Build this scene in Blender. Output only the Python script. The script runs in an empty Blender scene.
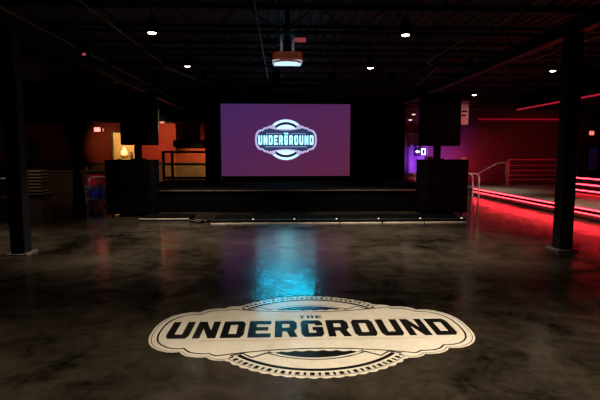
import bpy, bmesh, math, random
from math import sin, cos, pi, radians as R
from mathutils import Vector, Matrix
from mathutils.geometry import tessellate_polygon

random.seed(7)
S = bpy.context.scene
COL = S.collection

# ------------------------------------------------------------------ camera, world, exposure
PITCH, YAW = R(5.626), R(2.319)
cam = bpy.data.cameras.new('camera')
cam.sensor_width = 36.0
cam.lens = 28.02
cam.clip_end = 200
camo = bpy.data.objects.new('camera', cam)
COL.objects.link(camo)
camo.location = (0, 0, 1.5)
camo.rotation_euler = (pi / 2 - PITCH, 0, -YAW)
S.camera = camo

w = bpy.data.worlds.new('world')
S.world = w
w.use_nodes = True
w.node_tree.nodes['Background'].inputs[0].default_value = (0.10, 0.09, 0.12, 1)
w.node_tree.nodes['Background'].inputs[1].default_value = 0.004

S.view_settings.view_transform = 'Standard'
S.view_settings.look = 'None'
S.view_settings.exposure = 0.0
S.view_settings.gamma = 1.0
S.view_settings.use_curve_mapping = False

CYAN_W = 3.0  # power of the added batten above the screen
DOWN_W = 500        # each ceiling downlight


def lamp(kind, loc, color, energy, target=None, size=60, blend=0.6, radius=0.0, parent=None):
    l = bpy.data.lights.new('lamp_light', kind)
    l.color = color
    l.energy = energy
    if kind == 'SPOT':
        l.spot_size = R(size)
        l.spot_blend = blend
    l.shadow_soft_size = radius
    o = bpy.data.objects.new('lamp_light', l)
    COL.objects.link(o)
    o.location = loc
    if target is not None:
        d = Vector(target) - Vector(loc)
        o.rotation_euler = d.to_track_quat('-Z', 'Y').to_euler()
    if parent:
        o.parent = parent
    return o


# hall lighting behind and beside the stage
lamp('SPOT', (-8.6, 18.6, 2.7), (1.0, 0.50, 0.22), 70, (-7.3, 21.0, 1.8), 60, 1.0)
lamp('SPOT', (-5.2, 18.9, 2.7), (1.0, 0.42, 0.22), 150, (-5.0, 21.0, 1.8), 92, 0.9)
lamp('SPOT', (-3.3, 19.2, 2.0), (1.0, 0.66, 0.22), 130, (-3.7, 21.0, 0.75), 72, 0.6)
lamp('SPOT', (-11.5, 17.5, 2.9), (1.0, 0.30, 0.20), 2.5, (-11.0, 21, 1.4), 90, 0.9)
lamp('SPOT', (6.3, 19.2, 0.45), (0.42, 0.08, 1.0), 330, (6.7, 21, 1.25), 84, 0.9)
lamp('SPOT', (7.7, 19.3, 1.0), (1.0, 0.05, 0.16), 40, (8.0, 21, 0.8), 90, 0.9)
lamp('SPOT', (8.6, 18.4, 2.8), (1.0, 0.05, 0.12), 50, (8.9, 21, 0.8), 84, 1.0)
lamp('SPOT', (11.5, 18.0, 2.8), (1.0, 0.04, 0.07), 16, (11.6, 21, 1.2), 110, 0.9)
# red wash over the raised lounge; unseen spots added for speakers, rails, cable
lamp('SPOT', (8.6, 11.5, 1.0), (1.0, 0.04, 0.07), 40, (7.0, 13.5, 4.0), 96, 1.0)
lamp('SPOT', (9.6, 16.0, 1.7), (1.0, 0.06, 0.10), 42, (9.8, 17.75, 1.0), 80, 0.6)  # unseen red spot added to brighten the lounge railing
lamp('SPOT', (2.6, 5.5, 3.2), (1.0, 0.05, 0.07), 600, (4.0, 11.3, 1.5), 26, 0.5)
lamp('SPOT', (4.75, 9.9, 3.2), (1.0, 0.9, 0.85), 14, (4.5, 11.4, 2.1), 40, 0.6)  # unseen spot added to brighten the side plate and dome
lamp('SPOT', (5.0, 9.6, 3.0), (1.0, 0.75, 0.72), 60, (5.05, 12.1, 0.7), 20, 0.6)  # unseen spot added to brighten the curved handrails
lamp('SPOT', (4.6, 14.6, 2.8), (1.0, 0.6, 0.65), 26, (4.3, 15.3, 0.6), 50, 0.8)  # unseen spot added to brighten the pale cable pile
lamp('SPOT', (8.0, 16.0, 2.9), (1.0, 0.72, 0.55), 40, (8.2, 16.3, 0), 100, 0.8)
# the drapes and the left of the hall
lamp('SPOT', (-8.0, 15.0, 3.3), (1.0, 0.75, 0.5), 60, (-8.4, 16.0, 0), 100, 0.8)

# ------------------------------------------------------------------ materials
MATS = {}


def lin(c):
    c = c / 255.0
    return c / 12.92 if c <= 0.04045 else ((c + 0.055) / 1.055) ** 2.4


def mat(name, color, rough=0.6, metal=0.0, spec=0.5, var=0.0, scale=6.0, bump=0.0, emit=None, estr=1.0):
    if name in MATS:
        return MATS[name]
    m = bpy.data.materials.new(name)
    m.use_nodes = True
    nt = m.node_tree
    b = nt.nodes['Principled BSDF']
    b.inputs['Base Color'].default_value = (*color, 1)
    b.inputs['Roughness'].default_value = rough
    b.inputs['Metallic'].default_value = metal
    b.inputs['Specular IOR Level'].default_value = spec
    if var or bump:
        tc = nt.nodes.new('ShaderNodeTexCoord')
        n = nt.nodes.new('ShaderNodeTexNoise')
        n.inputs['Scale'].default_value = scale
        n.inputs['Detail'].default_value = 5
        nt.links.new(tc.outputs['Object'], n.inputs['Vector'])
        if var:
            r = nt.nodes.new('ShaderNodeValToRGB')
            r.color_ramp.elements[0].position = 0.3
            r.color_ramp.elements[1].position = 0.7
            r.color_ramp.elements[0].color = (*[max(0, c * (1 - var)) for c in color], 1)
            r.color_ramp.elements[1].color = (*[min(1, c * (1 + var)) for c in color], 1)
            nt.links.new(n.outputs['Fac'], r.inputs['Fac'])
            nt.links.new(r.outputs['Color'], b.inputs['Base Color'])
        if bump:
            bp = nt.nodes.new('ShaderNodeBump')
            bp.inputs['Strength'].default_value = bump
            bp.inputs['Distance'].default_value = 0.01
            nt.links.new(n.outputs['Fac'], bp.inputs['Height'])
            nt.links.new(bp.outputs['Normal'], b.inputs['Normal'])
    if emit:
        b.inputs['Emission Color'].default_value = (*emit, 1)
        b.inputs['Emission Strength'].default_value = estr
    MATS[name] = m
    return m


def floor_material(name, c_dark, c_light, paint=False):
    m = bpy.data.materials.new(name)
    m.use_nodes = True
    nt = m.node_tree
    L = nt.links.new
    b = nt.nodes['Principled BSDF']
    tc = nt.nodes.new('ShaderNodeTexCoord')

    def noise(scale, detail, rough=0.55, dist=0.0, off=0.0):
        mp = nt.nodes.new('ShaderNodeMapping')
        mp.inputs['Location'].default_value = (off, off * 0.7, 0)
        L(tc.outputs['Object'], mp.inputs['Vector'])
        n = nt.nodes.new('ShaderNodeTexNoise')
        n.inputs['Scale'].default_value = scale
        n.inputs['Detail'].default_value = detail
        n.inputs['Roughness'].default_value = rough
        n.inputs['Distortion'].default_value = dist
        L(mp.outputs['Vector'], n.inputs['Vector'])
        return n

    big = noise(0.55, 3, 0.5, 0.4, 3.0)
    med = noise(2.2, 8, 0.65, 0.8, 11.0)
    add = nt.nodes.new('ShaderNodeMath')
    add.operation = 'MULTIPLY_ADD'
    L(big.outputs['Fac'], add.inputs[0])
    add.inputs[1].default_value = 0.55
    md = nt.nodes.new('ShaderNodeMath')
    md.operation = 'MULTIPLY'
    L(med.outputs['Fac'], md.inputs[0])
    md.inputs[1].default_value = 0.5
    L(md.outputs[0], add.inputs[2])
    sm = noise(11.0, 6, 0.7, 0.3, 7.0)
    ad2 = nt.nodes.new('ShaderNodeMath')
    ad2.operation = 'MULTIPLY_ADD'
    L(sm.outputs['Fac'], ad2.inputs[0])
    ad2.inputs[1].default_value = 0.30
    L(add.outputs[0], ad2.inputs[2])
    sb2 = nt.nodes.new('ShaderNodeMath')
    sb2.operation = 'SUBTRACT'
    L(ad2.outputs[0], sb2.inputs[0])
    sb2.inputs[1].default_value = 0.15
    add = sb2
    ramp = nt.nodes.new('ShaderNodeValToRGB')
    ramp.color_ramp.elements[0].position = 0.38
    ramp.color_ramp.elements[1].position = 0.66
    ramp.color_ramp.elements[0].color = (*c_dark, 1)
    ramp.color_ramp.elements[1].color = (*c_light, 1)
    L(add.outputs[0], ramp.inputs['Fac'])
    L(ramp.outputs['Color'], b.inputs['Base Color'])
    rr = nt.nodes.new('ShaderNodeMapRange')
    rr.inputs['From Min'].default_value = 0.35
    rr.inputs['From Max'].default_value = 0.65
    rr.inputs['To Min'].default_value = 0.10
    rr.inputs['To Max'].default_value = 0.24
    L(med.outputs['Fac'], rr.inputs['Value'])
    L(rr.outputs['Result'], b.inputs['Roughness'])
    b.inputs['Specular IOR Level'].default_value = 0.5
    fine = noise(9, 4, 0.6, 0, 5)
    bp = nt.nodes.new('ShaderNodeBump')
    bp.inputs['Strength'].default_value = 0.32
    bp.inputs['Distance'].default_value = 0.01
    L(fine.outputs['Fac'], bp.inputs['Height'])
    L(bp.outputs['Normal'], b.inputs['Normal'])
    MATS[name] = m
    return m


def brick_material(name, c1, c2, mortar, scale=1.0):
    m = bpy.data.materials.new(name)
    m.use_nodes = True
    nt = m.node_tree
    L = nt.links.new
    b = nt.nodes['Principled BSDF']
    tc = nt.nodes.new('ShaderNodeTexCoord')
    mp = nt.nodes.new('ShaderNodeMapping')
    mp.inputs['Rotation'].default_value = (R(90), 0, 0)
    L(tc.outputs['Object'], mp.inputs['Vector'])
    sep = nt.nodes.new('ShaderNodeSeparateXYZ')
    com = nt.nodes.new('ShaderNodeCombineXYZ')
    L(tc.outputs['Object'], sep.inputs[0])
    L(sep.outputs['X'], com.inputs['X'])
    L(sep.outputs['Z'], com.inputs['Y'])
    br = nt.nodes.new('ShaderNodeTexBrick')
    br.inputs['Color1'].default_value = (*c1, 1)
    br.inputs['Color2'].default_value = (*c2, 1)
    br.inputs['Mortar'].default_value = (*mortar, 1)
    br.inputs['Scale'].default_value = scale
    br.inputs['Mortar Size'].default_value = 0.012
    br.inputs['Brick Width'].default_value = 0.24
    br.inputs['Row Height'].default_value = 0.08
    L(com.outputs[0], br.inputs['Vector'])
    L(br.outputs['Color'], b.inputs['Base Color'])
    bp = nt.nodes.new('ShaderNodeBump')
    bp.inputs['Strength'].default_value = 0.5
    bp.inputs['Distance'].default_value = 0.01
    L(br.outputs['Fac'], bp.inputs['Height'])
    bp.invert = True
    L(bp.outputs['Normal'], b.inputs['Normal'])
    b.inputs['Roughness'].default_value = 0.75
    MATS[name] = m
    return m


def emissive(name, color, strength):
    return mat(name, (0.02, 0.02, 0.02), 0.5, emit=color, estr=strength)


black = mat('black_paint', (0.0025, 0.0025, 0.003), 0.7, spec=0.06, var=0.3)
steel_dark = mat('dark_steel', (0.005, 0.004, 0.0042), 0.6, spec=0.15, var=0.35, scale=4, bump=0.1)
roof_steel = mat('roof_steel', (0.012, 0.0115, 0.0135), 0.6, spec=0.2, var=0.3)
deck_mat = mat('roof_deck', (0.042, 0.038, 0.049), 0.7, spec=0.1, var=0.35, scale=2)
drape_mat = mat('black_velvet', (0.0025, 0.0025, 0.003), 0.95, spec=0.03, var=0.3, scale=12)
cab_mat = mat('speaker_cabinet', (0.003, 0.0028, 0.003), 0.75, spec=0.03, var=0.2, scale=20, bump=0.2)
grille_mat = mat('speaker_grille', (0.003, 0.0027, 0.0028), 0.75, spec=0.03, var=0.4, scale=160, bump=0.5)
galv = mat('galvanised_conduit', (0.09, 0.09, 0.095), 0.45, metal=0.6, var=0.2)
alu = mat('aluminium', (0.45, 0.43, 0.41), 0.35, metal=0.8, var=0.2)
chrome = mat('polished_tube', (0.75, 0.70, 0.70), 0.25, metal=0.3, var=0.1)
white_plastic = mat('white_plastic', (0.7, 0.7, 0.72), 0.4, var=0.05)
rubber = mat('black_rubber', (0.002, 0.002, 0.0023), 0.8, spec=0.02, var=0.3)
stage_top = mat('stage_deck', (0.009, 0.0075, 0.0065), 0.9, spec=0.03, var=0.4, scale=3)
orange_wall = mat('red_orange_paint', (0.42, 0.055, 0.022), 0.7, var=0.15, scale=1.5)
wood_trim = mat('dark_wood', (0.05, 0.022, 0.012), 0.5, var=0.3)
lens_mat = emissive('lamp_lens', (1.0, 0.86, 0.68), 14)
led_mat = emissive('red_led', (1.0, 0.022, 0.035), 17.0)
led_dim = emissive('red_led_dim', (1.0, 0.015, 0.05), 0.8)
lens_glass = mat('lens_glass', (0.10, 0.12, 0.14), 0.08, metal=0.3)
floor_mat = floor_material('polished_concrete', (0.003, 0.0026, 0.0020), (0.043, 0.034, 0.0245))
cream = floor_material('cream_floor_paint', (0.53, 0.49, 0.41), (0.72, 0.67, 0.58))
floor_black = floor_material('black_floor_paint', (0.004, 0.004, 0.004), (0.010, 0.009, 0.008))
wainscot_mat = brick_material('tan_brick', (0.30, 0.17, 0.07), (0.20, 0.11, 0.05), (0.10, 0.07, 0.045))
red_brick = brick_material('red_brick', (0.30, 0.10, 0.085), (0.20, 0.07, 0.06), (0.30, 0.22, 0.2))

# ------------------------------------------------------------------ mesh builder


class MB:
    def __init__(self):
        self.bm = bmesh.new()

    def box(self, x0, x1, y0, y1, z0, z1, bev=0.0, rot=None, about=None):
        bm2 = bmesh.new()
        bmesh.ops.create_cube(bm2, size=1)
        bmesh.ops.scale(bm2, vec=(x1 - x0, y1 - y0, z1 - z0), verts=bm2.verts)
        if bev:
            bmesh.ops.bevel(bm2, geom=bm2.edges[:], offset=bev, segments=2, affect='EDGES', profile=0.5)
        bmesh.ops.translate(bm2, vec=((x0 + x1) / 2, (y0 + y1) / 2, (z0 + z1) / 2), verts=bm2.verts)
        if rot is not None:
            bmesh.ops.rotate(bm2, cent=about or (0, 0, 0), matrix=rot, verts=bm2.verts)
        self._merge(bm2)
        return self

    def _merge(self, bm2):
        me = bpy.data.meshes.new('tmp')
        bm2.to_mesh(me)
        bm2.free()
        self.bm.from_mesh(me)
        bpy.data.meshes.remove(me)

    def cyl(self, p0, p1, r0, r1=None, n=16):
        r1 = r0 if r1 is None else r1
        p0, p1 = Vector(p0), Vector(p1)
        d = p1 - p0
        bm2 = bmesh.new()
        bmesh.ops.create_cone(bm2, cap_ends=True, segments=n, radius1=r0, radius2=r1, depth=d.length)
        q = d.to_track_quat('Z', 'Y').to_matrix().to_4x4()
        bmesh.ops.transform(bm2, matrix=Matrix.Translation((p0 + p1) / 2) @ q, verts=bm2.verts)
        self._merge(bm2)
        return self

    def tube(self, pts, r, n=8):
        pts = [Vector(p) for p in pts]
        rings = []
        prev = None
        for i, p in enumerate(pts):
            t = (pts[min(i + 1, len(pts) - 1)] - pts[max(i - 1, 0)]).normalized()
            if prev is None:
                a = t.orthogonal().normalized()
            else:
                a = (prev - t * prev.dot(t)).normalized()
            prev = a
            b = t.cross(a)
            rings.append([self.bm.verts.new(p + (a * cos(2 * pi * k / n) + b * sin(2 * pi * k / n)) * r) for k in range(n)])
        for i in range(len(rings) - 1):
            for k in range(n):
                self.bm.faces.new((rings[i][k], rings[i][(k + 1) % n], rings[i + 1][(k + 1) % n], rings[i + 1][k]))
        self.bm.faces.new(rings[0][::-1])
        self.bm.faces.new(rings[-1])
        return self

    def lathe(self, prof, c=(0, 0, 0), n=24):
        c = Vector(c)
        rings = []
        for r, z in prof:
            rings.append([self.bm.verts.new(c + Vector((r * cos(2 * pi * k / n), r * sin(2 * pi * k / n), z))) for k in range(n)])
        for i in range(len(rings) - 1):
            for k in range(n):
                self.bm.faces.new((rings[i][k], rings[i][(k + 1) % n], rings[i + 1][(k + 1) % n], rings[i + 1][k]))
        self.bm.faces.new(rings[0][::-1])
        self.bm.faces.new(rings[-1])
        return self

    def poly(self, loops, fn):
        """flat polygon with holes; loops in 2D, fn maps (u, v) to a 3D point"""
        l3 = [[Vector((u, v, 0)) for u, v in lp] for lp in loops]
        tris = tessellate_polygon(l3)
        flat = [p for lp in l3 for p in lp]
        vs = [self.bm.verts.new(fn(p.x, p.y)) for p in flat]
        for t in tris:
            try:
                self.bm.faces.new([vs[i] for i in t])
            except ValueError:
                pass
        return self

    def strip(self, pts, wd, fn, closed=False):
        n = len(pts)
        P = [Vector(p) for p in pts]
        a, b = [], []
        for i in range(n):
            if closed:
                t = P[(i + 1) % n] - P[i - 1]
            else:
                t = P[min(i + 1, n - 1)] - P[max(i - 1, 0)]
            t.normalize()
            nn = Vector((-t.y, t.x)) * wd / 2
            a.append(self.bm.verts.new(fn(*(P[i] + nn))))
            b.append(self.bm.verts.new(fn(*(P[i] - nn))))
        for i in range(n if closed else n - 1):
            j = (i + 1) % n
            self.bm.faces.new((a[i], a[j], b[j], b[i]))
        return self

    def build(self, name, m, parent=None, smooth=False, up=None):
        bmesh.ops.recalc_face_normals(self.bm, faces=self.bm.faces)
        if up is not None:
            for f in self.bm.faces:
                if f.normal.dot(Vector(up)) < 0:
                    f.normal_flip()
        me = bpy.data.meshes.new(name)
        self.bm.to_mesh(me)
        self.bm.free()
        me.materials.append(m)
        if smooth:
            for p in me.polygons:
                p.use_smooth = True
        o = bpy.data.objects.new(name, me)
        COL.objects.link(o)
        if parent:
            o.parent = parent
        return o


def tag(o, label=None, cat=None, group=None, kind=None):
    if label:
        o['label'] = label
    if cat:
        o['category'] = cat
    if group:
        o['group'] = group
    if kind:
        o['kind'] = kind
    return o


def thing(name, label, cat, loc=(0, 0, 0), rz=0.0, group=None):
    o = bpy.data.objects.new(name, None)
    COL.objects.link(o)
    o.location = loc
    o.rotation_euler = (0, 0, rz)
    return tag(o, label, cat, group)


def struct(o, label, cat='building part'):
    return tag(o, label, cat, None, 'structure')


def kids(o):
    return [c for c in bpy.data.objects if c.parent == o]


def dup(o, loc=None, rz=None, label=None, parent=None):
    c = o.copy()
    COL.objects.link(c)
    if parent:
        c.parent = parent
    for ch in kids(o):
        dup(ch, parent=c)
    if loc is not None:
        c.location = loc
    if rz is not None:
        c.rotation_euler = (0, 0, rz)
    if label:
        c['label'] = label
    return c


# ------------------------------------------------------------------ the room shell
YB = 21.0
struct(MB().box(-16, 16, -4, 23.5, -0.2, 0).build('floor', floor_mat), 'dark polished concrete floor with brown mottling', 'floor')

# corrugated roof deck, ribs running with the room
d = MB()
x = -16.0
prof = []
while x < 16.0:
    prof += [(x, 4.00), (x + 0.09, 4.00), (x + 0.11, 4.04), (x + 0.16, 4.04), (x + 0.18, 4.00)]
    x += 0.20
va = [d.bm.verts.new((px, -4, pz)) for px, pz in prof]
vb = [d.bm.verts.new((px, 23.5, pz)) for px, pz in prof]
for i in range(len(prof) - 1):
    d.bm.faces.new((va[i], va[i + 1], vb[i + 1], vb[i]))
d.box(-16, 16, -4, 23.5, 4.06, 4.16)
struct(d.build('ceiling', deck_mat), 'dark painted corrugated metal roof deck', 'ceiling')

# back wall with an opening on the left (X -7.7 .. -6.5, up to 2.45)
wl = MB()
wl.box(-16, -7.44, YB, YB + 0.2, 0, 4.06).box(-6.40, 2.0, YB, YB + 0.2, 0, 4.06).box(-7.44, -6.40, YB, YB + 0.2, 2.45, 4.06)
struct(wl.build('wall_back', orange_wall), 'red orange painted wall behind the stage on the left', 'wall')
struct(MB().box(2.0, 16, YB, YB + 0.2, 0, 4.06).build('wall_back_right', red_brick), 'red brick wall at the back right', 'wall')
struct(MB().box(-16.2, -16, -4, 23.5, 0, 4.06).build('wall_left', black), 'black side wall on the left', 'wall')
struct(MB().box(16, 16.2, -4, 23.5, 0, 4.06).build('wall_right', black), 'black side wall on the right', 'wall')
struct(MB().box(-16, 16, -4.2, -4, 0, 4.06).build('wall_front', black), 'black wall behind the camera', 'wall')
struct(MB().box(-16, 16, 23.3, 23.5, 0, 4.06).build('wall_far', mat('ochre_plaster', (0.55, 0.36, 0.15), 0.7, var=0.25, scale=2)), 'ochre wall of the room beyond the opening', 'wall')
tr = MB()
tr.box(-16, -7.48, YB - 0.05, YB, 0, 1.05).box(-6.34, 2.0, YB - 0.05, YB, 0, 1.05)
struct(tr.build('trim_1', wainscot_mat), 'tan brick lower wall under the red paint', 'wall trim')
tr = MB()
tr.box(-16, -7.48, YB - 0.08, YB, 1.05, 1.12).box(-6.34, 2.0, YB - 0.08, YB, 1.05, 1.12)
struct(tr.build('trim_2', wood_trim), 'dark wooden rail on top of the tan brick', 'wall trim')
fr = MB()
fr.box(-7.47, -7.43, YB - 0.04, YB + 0.2, 0, 2.49).box(-6.41, -6.35, YB - 0.04, YB + 0.2, 0, 2.49).box(-7.43, -6.41, YB - 0.04, YB + 0.2, 2.44, 2.49)
struct(fr.build('trim_3', wood_trim), 'dark wooden frame around the bright opening', 'door frame')
lamp('SPOT', (-7.1, 21.6, 2.6), (1.0, 0.66, 0.28), 260, (-7.3, 23.3, 1.7), 120, 0.6)
# dark bulkhead above the red wall
struct(MB().box(-16, -2.0, YB - 0.9, YB - 0.25, 2.85, 4.0).build('trim_4', black), 'black bulkhead hanging along the top of the red wall', 'bulkhead')
struct(MB().box(-5.45, -2.9, YB - 0.95, YB - 0.9, 2.78, 2.86).build('trim_5', mat('lit_edge', (0.4, 0.35, 0.28), 0.6, var=0.2)), 'lower edge of the black bulkhead, caught light given as pale colour', 'wall trim')  # light caught by the bulkhead's lower edge, built as a pale strip
# soffit on the right
struct(MB().box(8.3, 16, 6.0, 16.3, 3.06, 3.5).build('trim_6', black), 'black lowered ceiling over the right lounge', 'soffit')

# joists
Y0 = 2.7
jy = [Y0 + 1.335 * i for i in range(14)]


def joist(y):
    m = MB()
    for z in (3.52, 3.96):
        for dy in (-0.03, 0.012):
            m.box(-15.9, 15.9, y + dy, y + dy + 0.018, z - 0.028, z + 0.028)
    n = 53
    px = None
    for i in range(n):
        xx = -15.9 + 31.8 * i / (n - 1)
        z = 3.52 if i % 2 == 0 else 3.96
        if px:
            m.cyl((px[0], y, px[1]), (xx, y, z), 0.013, n=6)
        px = (xx, z)
    return m.build('roof_joist', roof_steel)


j0 = struct(joist(0), 'black open web steel joist crossing the ceiling', 'joist')
j0['group'] = 'roof joists across the ceiling'
j0.location.y = jy[0]
for y in jy[1:]:
    c = j0.copy()
    COL.objects.link(c)
    c.location.y = y

# girders on the column lines
for gx, lab in ((-3.93, 'black steel girder over the left column'), (4.40, 'dark red lit steel girder over the right column')):
    g = MB()
    g.box(gx - 0.09, gx + 0.09, -3.9, 20.9, 3.28, 3.297).box(gx - 0.09, gx + 0.09, -3.9, 20.9, 3.475, 3.49).box(gx - 0.006, gx + 0.006, -3.9, 20.9, 3.29, 3.48)
    struct(g.build('roof_girder', steel_dark), lab, 'girder')

# conduits and ducts under the roof
def conduit(pts, r, label, m=galv):
    tag(MB().tube(pts, r, 8).build('conduit', m, smooth=True), label, 'conduit')


conduit([(-0.34, 1, 3.475), (-0.34, 8.0, 3.47), (-0.335, 12.6, 3.475)], 0.013, 'thin pale conduit running along the ceiling left of the projector')
conduit([(-3.72, 1, 3.44), (-3.72, 17, 3.44)], 0.022, 'grey conduit running beside the left girder')
conduit([(-2.55, 3, 3.44), (-2.55, 11, 3.44), (-2.2, 12.5, 3.44)], 0.014, 'thin conduit above the left downlights')
conduit([(3.15, 8.2, 3.47), (3.15, 10.2, 3.47), (3.6, 10.9, 3.47), (3.9, 13.5, 3.47)], 0.018, 'bent grey conduit right of the right downlights')
conduit([(5.3, 6.5, 3.47), (5.3, 9.6, 3.47), (5.1, 9.9, 3.47), (4.6, 9.9, 3.47)], 0.02, 'dark conduit elbow beyond the right girder')
du = thing('air_duct', 'round dark air duct hanging beside the left girder', 'duct', (-5.0, 4.0, 3.22))
m = MB().cyl((0, 0, 0), (0, 6.0, 0), 0.24, n=24)
m.build('duct_body', mat('duct_metal', (0.03, 0.03, 0.04), 0.5, metal=0.4, var=0.3), du, smooth=False)
for k in range(2):
    MB().cyl((0, 1.2 + 2.6 * k, 0), (0, 1.25 + 2.6 * k, 0), 0.255, n=24).build('collar', roof_steel, du)
    MB().box(-0.015, 0.015, 1.21 + 2.6 * k, 1.24 + 2.6 * k, 0.2, 0.78).build('hanger', roof_steel, du)

# ------------------------------------------------------------------ steel columns
def column(x, y, label):
    t = thing('steel_column', label, 'column', (x, y, 0))
    t['kind'] = 'structure'
    MB().box(-0.105, 0.105, -0.105, 0.105, 0.02, 3.28, 0.012).build('shaft', steel_dark, t)
    MB().box(-0.17, 0.17, -0.17, 0.17, 0, 0.02, 0.004).build('base_plate', mat('worn_plate', (0.12, 0.11, 0.10), 0.5, metal=0.4, var=0.4, scale=15), t)
    MB().box(-0.14, 0.14, -0.14, 0.14, 3.262, 3.279).build('cap_plate', steel_dark, t)
    for sx in (-1, 1):
        for sy in (-1, 1):
            MB().cyl((sx * 0.138, sy * 0.138, 0.02), (sx * 0.138, sy * 0.138, 0.045), 0.014, n=6).build('anchor_bolt', alu, t)
    return t


column(-3.93, 7.12, 'black square steel column standing on the left of the dance floor')
column(4.42, 7.08, 'red lit square steel column standing on the right of the dance floor')

# ------------------------------------------------------------------ downlights
def downlight(loc, label, energy=DOWN_W):
    t = thing('downlight', label, 'ceiling light', loc, 0, 'ceiling downlights')
    MB().lathe([(0.072, 0.0), (0.082, 0.0), (0.088, 0.02), (0.088, 0.17), (0.07, 0.22), (0.03, 0.24)], n=28).build('housing', black, t, smooth=True)
    MB().lathe([(0.002, -0.022), (0.035, -0.016), (0.056, -0.008), (0.070, 0.003), (0.070, 0.008)], n=28).build('lens', lens_mat, t, smooth=True)
    MB().cyl((0, 0, 0.23), (0, 0, 0.55), 0.012, n=10).build('stem', black, t)
    l = lamp('SPOT', (0, 0, -0.04), (1.0, 0.84, 0.63), energy, (0, 0, -1), 88, 1.0, 0.02)
    l.parent = t
    l.location = (0, 0, -0.04)
    l.rotation_euler = (0, 0, 0)
    return t


Z = 3.45
downlight((-2.08, 7.88, Z), 'round glowing downlight at upper left, nearer one of the left pair', DOWN_W * 2.4)
downlight((-2.08, 10.75, Z), 'round glowing downlight on the left, farther one of the left pair', DOWN_W * 1.4)
downlight((2.06, 7.85, Z), 'round glowing downlight right of the projector, nearer one of the right pair', DOWN_W * 2.9)
downlight((2.04, 10.80, Z), 'round glowing downlight right of the screen, farther one of the right pair', DOWN_W * 1.4)
downlight((6.42, 11.02, Z), 'round glowing downlight just left of the right column')
downlight((6.42, 15.53, Z), 'small distant downlight above the right speaker')
for xx, yy, en, lab in ((-0.9, 3.2, 0.52, 'downlight out of view above the left half of the painted floor logo'),
                        (1.5, 3.0, 1.30, 'downlight out of view above the right half of the painted floor logo'),
                        (-2.2, 2.0, 0.6, 'downlight out of view above the floor at lower left'),
                        (2.2, 2.0, 0.6, 'downlight out of view above the floor at lower right'),
                        (-6.4, 7.9, 2.2, 'downlight out of view beyond the left column')):
    downlight((xx, yy, Z), lab, DOWN_W * en)

# ------------------------------------------------------------------ emblem geometry (unit: half height = 1)
def emblem_outline():
    q = [(-1.47, 0.0), (-1.468, 0.10), (-1.455, 0.20), (-1.425, 0.30), (-1.375, 0.385), (-1.305, 0.45), (-1.225, 0.487), (-1.165, 0.492), (-1.12, 0.485),
         (-1.10, 0.525), (-1.06, 0.565), (-1.0, 0.59), (-0.93, 0.60), (-0.885, 0.595), (-0.865, 0.625), (-0.82, 0.655), (-0.76, 0.665)]
    return q


def circle_arc(r, a0, a1, n, scal=0.0, cnt=0):
    out = []
    for i in range(n + 1):
        a = a0 + (a1 - a0) * i / n
        rr = r + (scal * abs(sin(cnt * a / 2)) if scal else 0)
        out.append((rr * cos(a), rr * sin(a)))
    return out


def full_outline(scal=0.018):
    ul = emblem_outline()
    a = math.atan2(0.665, -0.74)
    top = circle_arc(0.97, a, pi - a, 120, scal, 64)
    ur = [(-x, y) for x, y in ul[::-1]]
    upper = ul + top + ur
    lower = [(x, -y) for x, y in upper[::-1]][1:-1]
    return upper + lower


def inset(pts, dd):
    n = len(pts)
    out = []
    for i in range(n):
        a, b = Vector(pts[i - 2]), Vector(pts[(i + 2) % n])
        t = (b - a).normalized()
        out.append((pts[i][0] + t.y * dd, pts[i][1] - t.x * dd))
    return out


def banner_edge(n=40):
    """upper edge of the banner, pinched at the middle"""
    return [(u, 0.455 + 0.115 * min(1, abs(u) / 0.80) ** 2.0) for u in [-0.80 + 1.6 * i / n for i in range(n + 1)]]


def banner_line():
    """closed inset line round the banner"""
    ul = [(-1.395, 0.0), (-1.393, 0.09), (-1.382, 0.18), (-1.355, 0.265), (-1.312, 0.335), (-1.255, 0.388), (-1.19, 0.418), (-1.14, 0.422), (-1.105, 0.415), (-1.075, 0.455),
          (-1.04, 0.495), (-0.985, 0.522), (-0.92, 0.53), (-0.875, 0.527), (-0.85, 0.55), (-0.82, 0.568)]
    up = ul + banner_edge() + [(-x, y) for x, y in ul[::-1]]
    lo = [(x, -y) for x, y in up[::-1]][1:-1]
    return up + lo


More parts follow.
